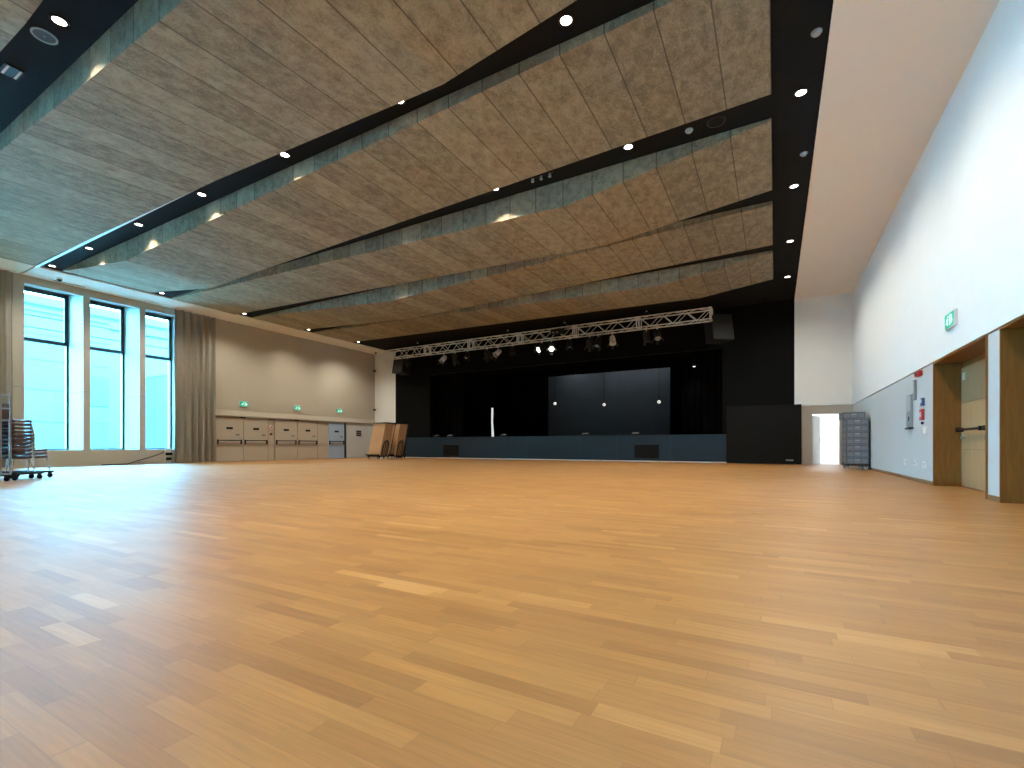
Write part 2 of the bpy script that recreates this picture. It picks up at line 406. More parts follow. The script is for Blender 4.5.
for i,(y0,y1) in enumerate(OPEN):
    w = empty('window_%d'%(i+1), (XG,y0,0)); w['kind']='structure'
    W = y1-y0; z0, z1, zt = ZSILL, ZT, 4.95
    f = MB()
    f.box((-.06,0,z0),(.06,.05,z1)).box((-.06,W-.06,z0),(.06,W,z1)).box((-.06,.05,z0),(.06,W-.06,z0+.05)).box((-.06,.05,z1-.05),(.06,W-.06,z1))
    f.build('window_frame', M['frame'], w)
    s = MB()
    s.box((-.04,.05,zt-.07),(.08,W-.06,zt+.07)).box((-.04,W-.13,zt),(.08,W-.06,z1-.05)).box((-.04,.05,z1-.17),(.08,W-.06,z1-.05)).box((-.04,.05,zt),(.08,.08,z1-.05))
    s.build('top_sash', M['frame'], w)
    b = MB()
    for k in range(3):
        zz = 5.46+.47*k
        b.box((-.16,.05,zz),(-.13,W-.06,zz+.035))
    b.build('guard_bar', M['frame'], w)
    MB().box((-.008,.05,z0+.05),(.008,W-.06,zt-.07)).box((-.008,.05,zt+.07),(.008,W-.06,z1-.05)).build('pane', M['glass'], w)

# ------------------------------------------------------------------ outside
struct('exterior_ground', MB().box((-90,-40,-.35),(XG-.3,70,-.15)), M['paving'])
b1 = empty('office_building', (-40,0,-.15), 0, 'pale rendered building with horizontal joints seen through the first two windows','building')
MB().box((-8,4,0),(0,14.6,9.3)).build('facade', M['skin1'], b1)
j = MB()
for z in (2.45,4.45,6.3,7.9):
    j.box((-.02,4,z),(.03,14.6,z+.09))
for y in [4.4+2.9*k for k in range(4)]:
    j.box((-.02,y,0),(.012,y+.03,9.3))
j.build('joint', M['joint'], b1)
MB().box((-.1,4,9.3),(.12,14.6,9.42)).build('parapet', M['joint'], b1)
wv = MB()
for y in (13.1,):
    wv.box((-.02,y,3.6),(.05,y+1.5,5.6))
wv.build('window', M['skin2'], b1)
b2 = empty('rear_building', (-50,0,-.15), 0, 'taller set-back pale building behind the rendered facade','building')
MB().box((-12,6,0),(0,30,12.6)).build('facade', M['skin1'], b2)
MB().box((-.05,6,10.9),(.15,30,11.1)).box((-.05,6,11.8),(.15,30,11.95)).build('cornice', M['joint'], b2)
b3 = empty('metal_clad_building', (-35.8,15,-.15), 0, 'low blue-grey building with sloping joints seen through the third window','building')
MB().box((0,0,0),(8,14,5.35)).build('facade', M['skin2'], b3)
MB().box((-.02,-.05,5.35),(8.05,14,5.45)).build('roof_edge', M['joint'], b3)
jj = MB()
for x in (1.2,3.1,5.2): jj.box((x,-.02,0),(x+.03,.02,5.35))
for z in (1.4,3.0): jj.box((0,-.02,z),(8,.02,z+.04))
jj.build('joint', M['joint'], b3)
# bicycle stand
bk = empty('bicycle_stand', (-33.2,11.9,-.15), 0, 'steel hoop bicycle stand on the pale paving outside the middle window','bicycle stand')
t = MB()
for k in range(3):
    x = k*.0; y = k*.55
    t.tube([(x,y,0),(x,y+.08,.5),(x,y+.22,.85),(x,y+.5,.85),(x,y+.5,0)],.03,8)
t.build('hoop', M['dark'], bk); MB().box((-.04,-.1,0),(.04,1.8,.05)).build('rail', M['dark'], bk)

# ------------------------------------------------------------------ acoustic ceiling baffles
def lerp(P, x):
    P = sorted(P)
    if x <= P[0][0]: return P[0][1]
    for (a,b),(c,d) in zip(P,P[1:]):
        if x <= c: return b+(d-b)*(x-a)/(c-a)
    return P[-1][1]
def baffle(y0, near, y1, far, label):
    xs = sorted(set([p[0] for p in near]+[p[0] for p in far]))
    # cut long facets so the twisted surface is smooth
    XS=[]
    for a,b in zip(xs,xs[1:]):
        n = max(1,int((b-a)/.8)); XS += [a+(b-a)*k/n for k in range(n)]
    XS.append(xs[-1])
    NY=4; v=[]; f=[]
    cols = NY+1
    for x in XS:
        for k in range(cols):
            t=k/NY; v.append((x, y0+(y1-y0)*t, lerp(near,x)*(1-t)+lerp(far,x)*t))
    n=len(XS)
    for i in range(n-1):
        for k in range(NY):
            a=i*cols+k; f.append((a,a+1,a+cols+1,a+cols))
    t0=len(v)
    zt = ZC-.004
    for x in XS: v.append((x,y0,zt)); v.append((x,y1,zt))
    for i in range(n-1):
        f.append((t0+2*i,t0+2*i+2,t0+2*i+3,t0+2*i+1))
        f.append((i*cols,(i+1)*cols,t0+2*i+2,t0+2*i))
        f.append((i*cols+NY,t0+2*i+1,t0+2*i+3,(i+1)*cols+NY))
    f.append(tuple(range(cols))+(t0+1,t0)); e=(n-1)*cols
    f.append(tuple(e+k for k in range(cols))[::-1]+(t0+2*n-2,t0+2*n-1))
    m=MB(); m.v=v; m.f=f
    o=m.build('acoustic_baffle', M['wool']); tag(o,label,'ceiling panel','folded wood wool ceiling panels')
    return o
XE, XW = -.06, -22.3
baffle(-.6,[(XE,7.03),(-10,6.55),(XW,7.05)],2.35,[(XE,7.03),(-9,6.6),(XW,7.05)],'folded wood wool panel cut by the top left corner of the photo')
baffle(3.2,[(XE,7.0),(-6,6.52),(-9.9,6.60),(-13.6,6.74),(XW-.2,7.05)],6.08,[(XE,7.05),(-2.33,6.95),(-4.7,6.65),(-11.2,6.90),(XW-.2,7.06)],'large grey wood wool panel between the first two rows of downlights')
baffle(6.78,[(XE,7.01),(-17.5,6.49),(XW,7.06)],9.5,[(XE,7.03),(-17.9,6.52),(XW,7.06)],'folded wood wool panel with its crease near the windows, second whole one')
baffle(10.3,[(XE,7.05),(-4.3,6.47),(XW,7.03)],12.95,[(XE,6.97),(-4.15,6.50),(XW,6.99)],'folded wood wool panel in the middle, creased close to its right end')
baffle(13.8,[(XE,7.0),(-13.2,6.5),(XW,7.06)],16.4,[(XE,6.93),(-14.5,6.58),(XW,7.0)],'narrow-looking wood wool panel second from the stage')
baffle(17.3,[(XE,7.02),(-3.4,6.56),(XW,7.05)],20.0,[(XE,7.0),(-2.6,6.68),(XW,7.04)],'folded wood wool panel nearest the stage and truss')
tk = MB().box((-22.5,6.10,7.02),(-9.0,6.19,7.096)).build('partition_track', simple('white_track_metal',(.75,.76,.76),.35,metal=.2,var=.02))
tag(tk,'white partition track along the first black slot above the windows','ceiling track')

# ------------------------------------------------------------------ downlights
ORD=['first','second','third','fourth','fifth','sixth','seventh','eighth']
dl0 = empty('recessed_downlight',(0,0,0))
MB().lathe([(.115,-.012),(.115,0),(.085,0),(.085,-.012)],n=24,cap=False).poly([],[]).build('rim', M['dark'], dl0, smooth=False)
MB().lathe([(.084,-.004),(.084,-.001)],n=24).build('lens', M['lamp'], dl0)
sd = bpy.data.lights.new('downlight_beam','SPOT'); sd.energy=LAMP_W; sd.spot_size=math.radians(106); sd.spot_blend=1; sd.shadow_soft_size=.07; sd.color=LAMP_C
so_ = bpy.data.objects.new('downlight_beam', sd); COL.objects.link(so_); so_.location=(0,0,-.015); so_.parent=dl0
# the window-side circuits are dimmed while daylight comes in
BEAMS={}
def beam(f, cone=106):
    f=round(f,2)
    if (f,cone) not in BEAMS:
        q=sd.copy(); q.energy=LAMP_W*f; q.spot_size=T_(cone); BEAMS[(f,cone)]=q
    return BEAMS[(f,cone)]
def dim(x,y):
    rowf = 1.1 if y<4 else 1.0 if y<8 else .85 if y<12 else .6 if y<15 else .45 if y<19 else .75
    if x>0: return beam(.62 if y<12 else .55, 158)
    if x<-21: return beam(.8 if y>19 else .58, 136)
    if y<8: return beam(rowf*(1.1 if x>-4 else .7 if x>-7 else .5))
    return beam(rowf*(1 if x>-8 else .85 if x>-11 else .7))
first=[True]
def downlight(x,y,label):
    o = dl0 if first[0] else copy_tree(dl0); first[0]=False
    for c in o.children:
        if c.type=='LIGHT': c.data = dim(x,y)
    o.location=(x,y,ZC-.0005); tag(o,label,'downlight','recessed downlights in the black ceiling')
ROWY=[2.78,6.45,9.82,13.28,16.8,20.3]
SLOT=['the top left black slot','the long black slot with white track','the second long black slot','the third long black slot','the fourth long black slot','the black strip above the truss']
for r,y in enumerate(ROWY):
    for k in range(6):
        downlight(-2.7-3.28*k, y, 'lit downlight in %s, %s from the right'%(SLOT[r],ORD[k]))
    downlight(-22.1, y, 'lit downlight at the window end of %s'%SLOT[r])
    downlight(.4, y, 'lit downlight in the black strip beside the white right soffit, %s from the stage'%ORD[5-r])
for k in range(7):
    if k in (1,3,5): downlight(-2.7-3.28*k, -.9, 'lit downlight behind the camera, %s from the right'%ORD[k])
    if k in (0,2,4): downlight(-2.7-3.28*k, -4.0, 'lit downlight near the rear wall, %s from the right'%ORD[k])

# small ceiling devices
def ceil_thing(name,x,y,label,cat,z=ZC,group=None): return empty(name,(x,y,z-.0005),0,label,cat,group)
sp = ceil_thing('ceiling_speaker',-9.8,2.77,'round ceiling loudspeaker with pale ring in the top left black slot','loudspeaker')
MB().lathe([(.13,-.012),(.155,-.012),(.155,0),(.13,0)],n=32,cap=False).build('ring',M['lampoff'],sp); MB().lathe([(.13,-.006),(.13,0)],n=32).build('grille',simple('dark_speaker_grille',(.05,.07,.08),.6),sp); MB().lathe([(.015,-.014),(.015,-.006)],n=12).build('badge',M['steel'],sp)
vt = ceil_thing('ceiling_outlet',-11.2,2.76,'small black outlet with two white slots in the top left black slot','outlet')
MB().box((-.17,-.12,-.02),(.17,.12,0)).build('plate',M['dark'],vt); MB().box((-.15,-.09,-.03),(.15,-.06,-.02)).box((-.15,.06,-.03),(.15,.09,-.02)).build('slot',M['wplastic'],vt)
for i,(x,y,lb) in enumerate(((.55,8.5,'unlit round detector in the black strip beside the right soffit, top of the photo'),(.54,11.9,'unlit small detector in the black strip between two lit downlights near the right soffit'),(-1.5,9.9,'small white detector in the black slot beside a lit downlight'))):
    d = ceil_thing('smoke_detector',x,y,lb,'detector'); MB().lathe([(.07,0),(.07,-.02),(.05,-.045),(.02,-.05)],n=20).build('housing',M['lampoff'],d,smooth=True); MB().lathe([(.078,0),(.078,-.008)],n=20).build('base_ring',M['steel'],d)
d = ceil_thing('black_ceiling_speaker',-1.1,9.2+.68,'black round ceiling speaker in the slot above the right end of the panels','loudspeaker')
d.location.x=-1.0; MB().lathe([(.17,0),(.17,-.02),(.14,-.03)],n=28).build('rim',M['dark'],d); MB().lathe([(.135,-.028),(.135,-.034)],n=28).build('grille',M['rubber'],d)
tr = ceil_thing('track_spot_cluster',-4.75,9.85,'row of three tiny spot lamps in the middle black slot','lamp')
MB().box((-.3,-.02,-.03),(.3,.02,0)).build('rail',M['dark'],tr)
for k in (-1,0,1): MB().lathe([(.025,-.03),(.035,-.09),(.035,-.11)],c=(k*.22,0,0),n=14).build('spot_head',M['lampoff'],tr)
for y,lb in ((7.0,'black dome camera hanging from the soffit above the first window'),(22.9,'small black dome camera on the soffit at the stage corner')):
    d = ceil_thing('dome_camera',-23.3,y,lb,'camera',ZS); MB().lathe([(.09,0),(.09,-.05)],n=20).build('base_ring',M['wplastic'],d); MB().lathe([(.075,-.05),(.07,-.09),(.04,-.12),(.01,-.13)],n=20).build('dome',M['dark'],d,smooth=True)
lv = MB().box((-23.95,6.95,-.01),(-23.90,7.9,0)); 
o = lv.build('linear_outlet',M['steel'],loc=(.15,0,ZS)); tag(o,'thin dark slot outlet in the soffit just above the first window','outlet')

# ------------------------------------------------------------------ curtains
def curtain(y0,y1,x,z1,label,seed,hold=None):
    rnd=random.Random(seed); n=int((y1-y0)*60); v=[]; f=[]
    ph=[rnd.uniform(0,6) for _ in range(4)]
    Z=[.02,.5,1.2,2.5,4.0,5.5,6.6,z1-.0]
    pr=[]
    for i in range(n+1):
        y=y0+(y1-y0)*i/n; s=(y-y0)
        a=.10*math.sin(s*2*PI/.30+ph[0]+1.1*math.sin(s*3.1+ph[2]))+.035*math.sin(s*2*PI/.71+ph[1])+.012*math.sin(s*2*PI/.11+ph[3])
        pr.append((y,a))
    for th in (0,.012):
        for z in Z:
            for (y,a) in pr:
                v.append((x+a*(.75+.25*math.cos(z*.5))+th, y+.015*math.sin(z*1.3+y*5), z))
    c=n+1; R=len(Z)
    for t in (0,1):
        for k in range(R-1):
            for i in range(n):
                q=t*R*c+k*c+i; f.append((q,q+1,q+c+1,q+c))
    for k in range(R-1):
        for i in (0,n):
            q=k*c+i; f.append((q,q+c,q+c+R*c,q+R*c))
    for i in range(n):
        for k in (0,R-1):
            q=k*c+i; f.append((q,q+1,q+1+R*c,q+R*c))
    cu = empty('curtain',(0,0,0),0,label,'curtain','taupe curtains by the windows')
    m=MB(); m.v=v; m.f=f; m.build('cloth',M['curtain'],cu,smooth=True)
    MB().box((x-.03,y0-.05,z1),(x+.03,y1+.05,ZS-.002)).build('track',M['wplastic'],cu)
curtain(11.05,12.85,-23.78,7.0,'floor-length taupe curtain drawn back beside the third window',3)
curtain(4.35,5.9,-23.78,7.0,'taupe curtain at the left edge behind the stacked chairs',5)

# ------------------------------------------------------------------ fire doors of the left wall (looked at from +x)
def leaf_door(i,y0,y1,mat,label_plate=True,single=False,z1=2.20):
    d = empty('door_%d'%i,(XL-.06,y0,0)); d['kind']='structure'; W=y1-y0
    MB().bbox((0,0.01,.01),(.04,W-.01,z1),.005).build('leaf',mat,d)
    bar = MB().tube([(.04,.10,1.06),(.12,.10,1.06),(.12,W-.10,1.06),(.04,W-.10,1.06)],.024,8)
    bar.box((.035,.05,.86),(.075,.12,1.10)).box((.035,W-.12,.86),(.075,W-.05,1.10)); bar.build('push_bar',M['dark'],d)
    MB().box((.04,.12,.88),(.046,W-.12,.97)).build('push_plate',simple('worn_beige',(.36,.30,.24),.5),d)
    MB().box((.04,W/2-.16,1.62),(.047,W/2+.16,1.73)).build('sign_plate',M['dark'],d)
    MB().box((.04,W-.36,1.30),(.05,W-.16,1.40)).box((.05,W-.3,1.34),(.08,W-.26,1.37)).build('lock',M['steel'],d)
    return d
leaf_door(4,13.00,14.34,M['beige2']); leaf_door(5,14.38,15.74,M['beige2'])
leaf_door(6,16.14,17.50,M['beige2']); leaf_door(7,17.54,18.90,M['beige2'])
leaf_door(8,19.68,20.92,M['bluedoor'])
struct('trim_6', MB().box((XL-.06,20.94,0),(XL-.03,21.08,2.25)), M['dark'])
gp = simple('door_gap',(.13,.10,.08),.8)
struct('trim_7', MB().box((XL-.0605,12.97,0),(XL-.056,13.0,2.24)).box((XL-.0605,15.75,0),(XL-.056,15.77,2.24)).box((XL-.0605,16.10,0),(XL-.056,16.13,2.24)).box((XL-.0605,18.91,0),(XL-.056,18.94,2.24)).box((XL-.0605,13.0,2.215),(XL-.056,15.75,2.235)).box((XL-.0605,16.13,2.215),(XL-.056,18.91,2.235)), gp)
def wallthing(name,loc,rz,label,cat,group=None): return empty(name,loc,rz,label,cat,group)
# local frame for wall things: +x to the viewer's right along the wall, -y out of the wall
RL, RR, RE = PI/2, -PI/2, 0      # left wall (faces +x), right wall (faces -x), end wall (faces -y)
def exit_sign(loc,rz,w,h,label,flip=False):
    e = wallthing('exit_sign',loc,rz,label,'exit sign')
    MB().bbox((-w/2-.02,-.05,-h/2-.02),(w/2+.02,0,h/2+.02),.006).build('housing',M['wplastic'],e)
    MB().box((-w/2,-.056,-h/2),(w/2,-.049,h/2)).build('face',M['green'],e)
    k = -1 if flip else 1
    p = MB(); y0,y1=-.060,-.055
    def pl(pts):
        P=[(k*x*w,y0,z*h) for x,z in pts]+[(k*x*w,y1,z*h) for x,z in pts]; n=len(pts)
        p.poly(P,[tuple(range(n)),tuple(range(n,2*n))[::-1]]+[(i,(i+1)%n,n+(i+1)%n,n+i) for i in range(n)])
    def seg(a,b,t):
        ax,az=a; bx,bz=b; dx,dz=(bx-ax)*w,(bz-az)*h; L=math.hypot(dx,dz); nx,nz=-dz/L*t/2,dx/L*t/2
        pl([(ax+nx/w,az+nz/h),(bx+nx/w,bz+nz/h),(bx-nx/w,bz-nz/h),(ax-nx/w,az-nz/h)])
    # doorway
    pl([(.06,-.38),(.06,.36),(.10,.36),(.10,-.38)]); 
    # running figure
    cx,cz=-.12,.27; pl([(cx+.035*math.cos(a)*1.0,cz+.035*w/h*math.sin(a)) for a in [2*PI*q/10 for q in range(10)]])
    seg((-.14,.16),(-.19,-.08),.05*w); seg((-.19,-.08),(-.12,-.2),.035*w); seg((-.12,-.2),(-.16,-.36),.03*w)
    seg((-.19,-.06),(-.27,-.2),.035*w); seg((-.27,-.2),(-.36,-.2),.03*w)
    seg((-.14,.14),(-.05,.02),.025*w); seg((-.15,.14),(-.25,.08),.025*w); seg((-.25,.08),(-.28,-.04),.022*w)
    # arrow pane
    pl([(.16,-.38),(.16,.38),(.19,.38),(.19,-.38)])
    seg((.33,.30),(.33,-.15),.05*w); pl([(.24,-.08),(.42,-.08),(.33,-.33)])
    p.build('pictogram',M['signw'],e); return e
exit_sign((XL,14.37,2.95),RL,.42,.24,'green exit sign over the double doors nearest the curtain')
exit_sign((XL,17.48,2.96),RL,.42,.24,'green exit sign over the second pair of beige double doors')
exit_sign((XL,20.46,2.98),RL,.42,.24,'green exit sign over the pale blue single door')
exit_sign((XR,11.08,3.03),RR,.46,.24,'green exit sign high on the white right wall above the oak niche')
# small things on the pillar between the double doors
e = wallthing('call_point',(XL-.06,15.92,1.42),RL,'small dark red call point on the beige pillar between the double doors','alarm'); MB().bbox((-.06,-.05,-.06),(.06,0,.06),.008).build('housing',simple('dull_red',(.16,.03,.025),.4),e); MB().box((-.035,-.053,-.035),(.035,-.049,.035)).build('press_plate',M['dark'],e)
e = wallthing('round_indicator',(XL-.06,15.92,1.80),RL,'white round indicator lamp on the beige pillar between the double doors','lamp'); MB().lathe([(.10,0),(.10,.03),(.06,.05)],n=20,m=Matrix.Rotation(PI/2,4,'X')).build('housing',M['wplastic'],e); MB().lathe([(.05,.05),(.05,.056)],n=16,m=Matrix.Rotation(PI/2,4,'X')).build('lens',M['red'],e)
for y,z,lb in ((15.92,2.2,'small dark contact box at the head of the beige pillar'),(14.36,2.26,'dark closer between the tops of the first double doors'),(17.52,2.26,'dark closer between the tops of the second double doors')):
    e = wallthing('door_contact',(XL-.055,y,z),RL,lb,'door contact'); MB().bbox((-.13,-.05,-.025),(.13,0,.025),.005).build('housing',M['dark'],e)
    MB().box((-.02,-.09,-.015),(.02,-.05,.015)).build('arm_pivot',M['steel'],e)
e = wallthing('wall_grille',(XL-.03,22.1,1.6),RL,'small dark slatted notice grille on the light board beside the tilted table trolleys','grille'); g=MB().box((-.22,-.01,-.2),(.22,0,.2)); g.build('backing',M['steel'],e); g=MB()
for k in range(3): g.box((-.2,-.03,-.17+.13*k),(.2,-.01,-.10+.13*k))
g.build('slat',M['dark'],e)
for z,lb in ((3.24,'tiny dark bracket on the left wall edge near the stage, low'),(5.9,'tiny dark bracket on the left wall edge near the stage, high')):
    e = wallthing('wall_bracket',(XL,23.40,z),RL,lb,'bracket'); MB().bbox((-.05,-.16,-.06),(.05,0,.06),.01).build('base_plate',M['dark'],e); MB().tube([(0,-.16,0),(0,-.22,0)],.025,8).build('bolt',M['steel'],e)

# right wall devices (lower board face is at XR+.015)
XP = XR+.015
e = wallthing('alarm_sounder',(XP,13.26,2.36),RR,'red alarm box just under the ledge, left of the oak niche','alarm'); MB().bbox((-.17,-.08,-.055),(.17,0,.055),.012).build('housing',M['red'],e); MB().box((-.11,-.086,-.03),(.11,-.079,.03)).build('lens',simple('dark_red_lens',(.22,.01,.01),.2),e)
e = wallthing('key_cabinet',(XP,14.08,1.62),RR,'narrow grey metal panel with two flaps on the right wall','cabinet')
MB().bbox((-.19,-.05,-.40),(.19,0,.36),.01).build('body',M['steel'],e); MB().bbox((-.17,-.062,-.02),(.17,-.05,.33),.006).build('door',simple('mid_grey_metal',(.42,.42,.42),.5,metal=0),e)
dd=MB().bbox((-.17,-.062,-.37),(.17,-.05,-.05),.006).build('door',M['steel'],e); MB().box((.10,-.078,-.25),(.13,-.062,-.15)).build('handle',M['dark'],dd)
MB().box((-.22,-.08,-.44),(.22,0,-.40)).build('tray',M['dark'],e)
e = wallthing('wall_telephone',(XP,13.66,2.08),RR,'slim grey intercom strip above the metal wall panel','intercom'); MB().bbox((-.06,-.05,-.26),(.06,0,.20),.01).build('body',M['steel'],e); MB().box((-.04,-.056,-.1),(.04,-.049,.16)).build('speaker_slot',simple('soft_grey',(.5,.5,.5),.5),e)
e = wallthing('blue_call_point',(XP,13.02,1.73),RR,'small blue call point between the red box and the red call point','call point'); MB().bbox((-.075,-.05,-.085),(.075,0,.085),.01).build('housing',M['blue'],e); MB().box((-.045,-.056,-.02),(.045,-.049,.05)).build('press_plate',M['wplastic'],e)
e = wallthing('fire_call_point',(XP,13.06,1.46),RR,'red fire call point on the right wall beside the oak niche','alarm'); MB().bbox((-.10,-.05,-.12),(.10,0,.12),.012).build('housing',M['red'],e); MB().box((-.045,-.056,-.045),(.045,-.049,.05)).build('press_plate',M['wplastic'],e)
e = wallthing('key_switch',(XP,13.06,1.28),RR,'tiny dark key switch under the red fire call point','switch'); MB().lathe([(.03,0),(.03,.03),(.02,.04)],n=14,m=Matrix.Rotation(PI/2,4,'X')).build('barrel',M['dark'],e); MB().box((-.004,-.046,-.014),(.004,-.038,.014)).build('key_slot',M['steel'],e)
e = wallthing('light_switch',(XP,12.86,1.12),RR,'white switch plate below the red fire call point','switch'); MB().bbox((-.12,-.02,-.08),(.12,0,.08),.006).build('plate',M['wplastic'],e); MB().box((-.09,-.028,-.05),(-.01,-.02,.05)).box((.01,-.028,-.05),(.09,-.02,.05)).build('rocker',M['white2'],e)
for y,lb in ((14.6,'white socket plate low on the right wall, farther from the niche'),(13.7,'white socket plate low on the right wall, middle one'),(12.94,'white socket plate low on the right wall, next to the oak niche')):
    e = wallthing('wall_socket',(XP,y,.40),RR,lb,'socket'); MB().bbox((-.13,-.018,-.07),(.13,0,.07),.005).build('plate',M['wplastic'],e); MB().lathe([(.03,.018),(.03,.021)],c=(-.06,0,0),n=14,m=Matrix.Rotation(PI/2,4,'X')).lathe([(.03,.018),(.03,.021)],c=(.06,0,0),n=14,m=Matrix.Rotation(PI/2,4,'X')).build('outlet',simple('socket_grey',(.5,.5,.5),.5),e)

# ------------------------------------------------------------------ stage
OX0, OX1, OZ0, OZ1 = -19.2, -2.12, 1.32, 5.30
pw = MB().box((-22.3,YB+.001,0),(OX0,YB+.3,8.7)).box((OX1,YB+.001,0),(.9,YB+.3,8.7)).box((OX0,YB+.001,OZ1),(OX1,YB+.3,8.7))
struct('wall_stage_front', pw, M['stage'])
struct('floor_stage', MB().box((-22,YB+.3,OZ0-.2),(.6,33,OZ0)).box((OX0,YB-.02,OZ0-.06),(OX1,YB+.3,OZ0)), M['stage'])
struct('wall_stage_back', MB().box((-22,31,OZ0),(.6,31.2,8.5)), M['back'])
struct('wall_stage_left', MB().box((-22.3,YB+.3,0),(-22,33,8.6)), M['stage'])
struct('wall_stage_right', MB().box((.6,YB+3.6,0),(.9,33,8.6)).box((.45,YB+.3,OZ0),(.72,YB+3.6,8.6)), M['stage'])
struct('ceiling_stage', MB().box((-22.3,YB+.3,8.5),(.9,33,8.7)), M['stage'])
# stage riser in panels, one piece
ri = MB(); x=-21.1; xs=[-21.1,-19.0,-16.8,-14.7,-13.2,-12.1,-11.0,-9.0,-7.0,-4.4,-1.93]
for a,b in zip(xs,xs[1:]): ri.box((a+.003,YB-.16,.10),(b-.003,YB,OZ0))
struct('wall_stage_riser', ri, M['navy'])
struct('trim_8', MB().box((-21.1,YB-.17,0),(-1.93,YB-.002,.055)), M['alu'])
struct('trim_9', MB().box((-21.1,YB-.12,.055),(-1.93,YB-.002,.10)), M['dark'])
for a,b,lb in ((-18.0,-16.8,'black ventilation grille in the stage front, nearer the tilted trolleys'),(-6.12,-4.9,'black ventilation grille in the stage front, nearer the tall charcoal block')):
    e = empty('stage_grille',((a+b)/2,YB-.16,.50),0,lb,'grille')
    w=(b-a)/2; MB().box((-w,-.012,-.34),(w,0,.34)).build('backing',M['rubber'],e)
    MB().box((-w,-.022,-.34),(w,-.012,-.30)).box((-w,-.022,.30),(w,-.012,.34)).box((-w,-.022,-.3),(-w+.04,-.012,.3)).box((w-.04,-.022,-.3),(w,-.012,.3)).build('frame',M['dark'],e)
    g=MB()
    for k in range(12): g.box((-w+.04,-.020,-.28+.048*k),(w-.04,-.012,-.262+.048*k))
    g.build('slat',M['dark'],e)
e = empty('stage_side_block',(-.48,YB,0),0,'tall charcoal block right of the stage beside the lit doorway','stage block')
MB().bbox((-1.45,-.22,.0),(1.45,0,2.55),.01).build('body',M['block'],e)
MB().box((.88,-.228,.14),(1.16,-.219,.20)).build('vent',M['steel'],e)
MB().box((-1.45,-.224,.06),(1.45,-.219,.065)).build('joint',M['rubber'],e)
# velvet legs
def drape(x0,x1,y,z0,z1,label,seed,amp=.05,mat='drape'):
    rnd=random.Random(seed); n=int((x1-x0)*26); v=[]; f=[]; ph=rnd.uniform(0,6)
    pr=[(x0+(x1-x0)*i/n, y+amp*math.sin((x1-x0)*i/n*2*PI/.31+ph+.7*math.sin(i*.11))) for i in range(n+1)]
    for th in (0,.02):
        for z in (z0,z1):
            for a,b in pr: v.append((a,b+th,z))
    c=n+1
    for i in range(n):
        f += [(i,i+1,c+i+1,c+i),(2*c+i,3*c+i,3*c+i+1,2*c+i+1),(i,2*c+i,2*c+i+1,i+1),(c+i,c+i+1,3*c+i+1,3*c+i)]
    f += [(0,c,3*c,2*c),(n,2*c+n,3*c+n,c+n)]
    cu=empty('stage_curtain',(0,0,0),0,label,'stage curtain'); m=MB(); m.v=v;m.f=f; m.build('cloth',M[mat],cu,smooth=True)
    MB().tube([(x0-.1,y,z1+.03),(x1+.1,y,z1+.03)],.03,8).build('batten',M['dark'],cu)
drape(-20.6,-17.4,24.6,OZ0+.01,7.6,'black velvet leg curtain just inside the left edge of the stage opening',1)
drape(-20.6,-16.2,26.5,OZ0+.01,7.6,'black velvet leg curtain second from the left front of the stage',2)
drape(-20.6,-13.55,29.2,OZ0+.01,7.6,'wide black velvet curtain covering the left of the stage backdrop',3)
drape(-3.05,-1.0,24.6,OZ0+.01,7.6,'black velvet leg curtain just inside the right edge of the stage opening',4)
drape(-4.35,-1.0,26.3,OZ0+.2,7.6,'dark velvet leg curtain at the right catching a little lamp light',6)
drape(-5.27,-1.0,28.0,OZ0+.01,7.6,'dark velvet leg curtain right beside the grey backdrop',5)
def border(y,z0,label): drape(-21,-.0,y,z0,8.1,label,int(y*10),.03)
border(24.9,5.25,'black border cloth hanging behind the top of the stage opening')
border(28.6,5.40,'black border cloth hanging above the grey backdrop')
# lamps above the backdrop (linear wash) - tubes on a bar behind the border
for i,(x) in enumerate((-12.2,-9.2,-6.8)):
    e = empty('backdrop_wash_light',(x,30.1,6.7),0,'cyclorama lamp above the grey backdrop, %s from the left'%ORD[i],'stage light')
    MB().bbox((-.5,-.12,0),(.5,.12,.18),.01).build('housing',M['dark'],e)
    MB().box((-.46,-.10,-.006),(.46,.10,0)).build('lens',emis('wash_glow_%d'%i,(.85,.95,1),4),e)
    l=bpy.data.lights.new('wash_beam','AREA'); l.shape='RECTANGLE'; l.size=.9; l.size_y=.18; l.energy=20; l.color=(.82,.93,1)
    q=bpy.data.objects.new('wash_beam',l); COL.objects.link(q); q.parent=e; q.location=(0,0,-.02); q.rotation_euler=(math.radians(18),0,0)
# hanging bulbs
for i,(x,z,) in enumerate(((-13.4,3.72),(-9.86,3.50),(-6.32,3.52))):
    e = empty('hanging_bulb',(x,30,z),0,'white globe on a long cable before the grey backdrop, %s'%('left one','middle one','right one')[i],'hanging globe')
    b=MB(); pr=[(.001+.105*math.sin(PI*k/10), .105-.105*math.cos(PI*k/10)-.105) for k in range(11)]
    b.lathe(pr,n=18).build('globe',emis('globe_glow_%d'%i,(1,.97,.92),.55),e,smooth=True)
    MB().tube([(0,0,.10),(0,0,4.6)],.012,6).build('cable',M['rubber'],e); MB().lathe([(.035,.09),(.035,.17)],n=12).build('cap',M['dark'],e)
st = empty('lit_gap_strip',(-15.64,25.3,OZ0),0,'thin white glowing strip standing in for a lit gap between the black stage curtains','strip')  # emissive strip and foot added to stand for a bright gap between the curtains
s=MB().tube([(.05,0,.02),(.03,0,.5),(0,0,1.0),(.01,0,1.5),(.02,0,1.86)],[.075,.065,.055,.06,.06],10); s.build('strip',emis('curtain_gap_glow',(.9,.97,1),.55),st,smooth=True); MB().lathe([(.13,0),(.13,.03),(.08,.04)],c=(.05,0,0),n=16).build('foot',M['dark'],st)
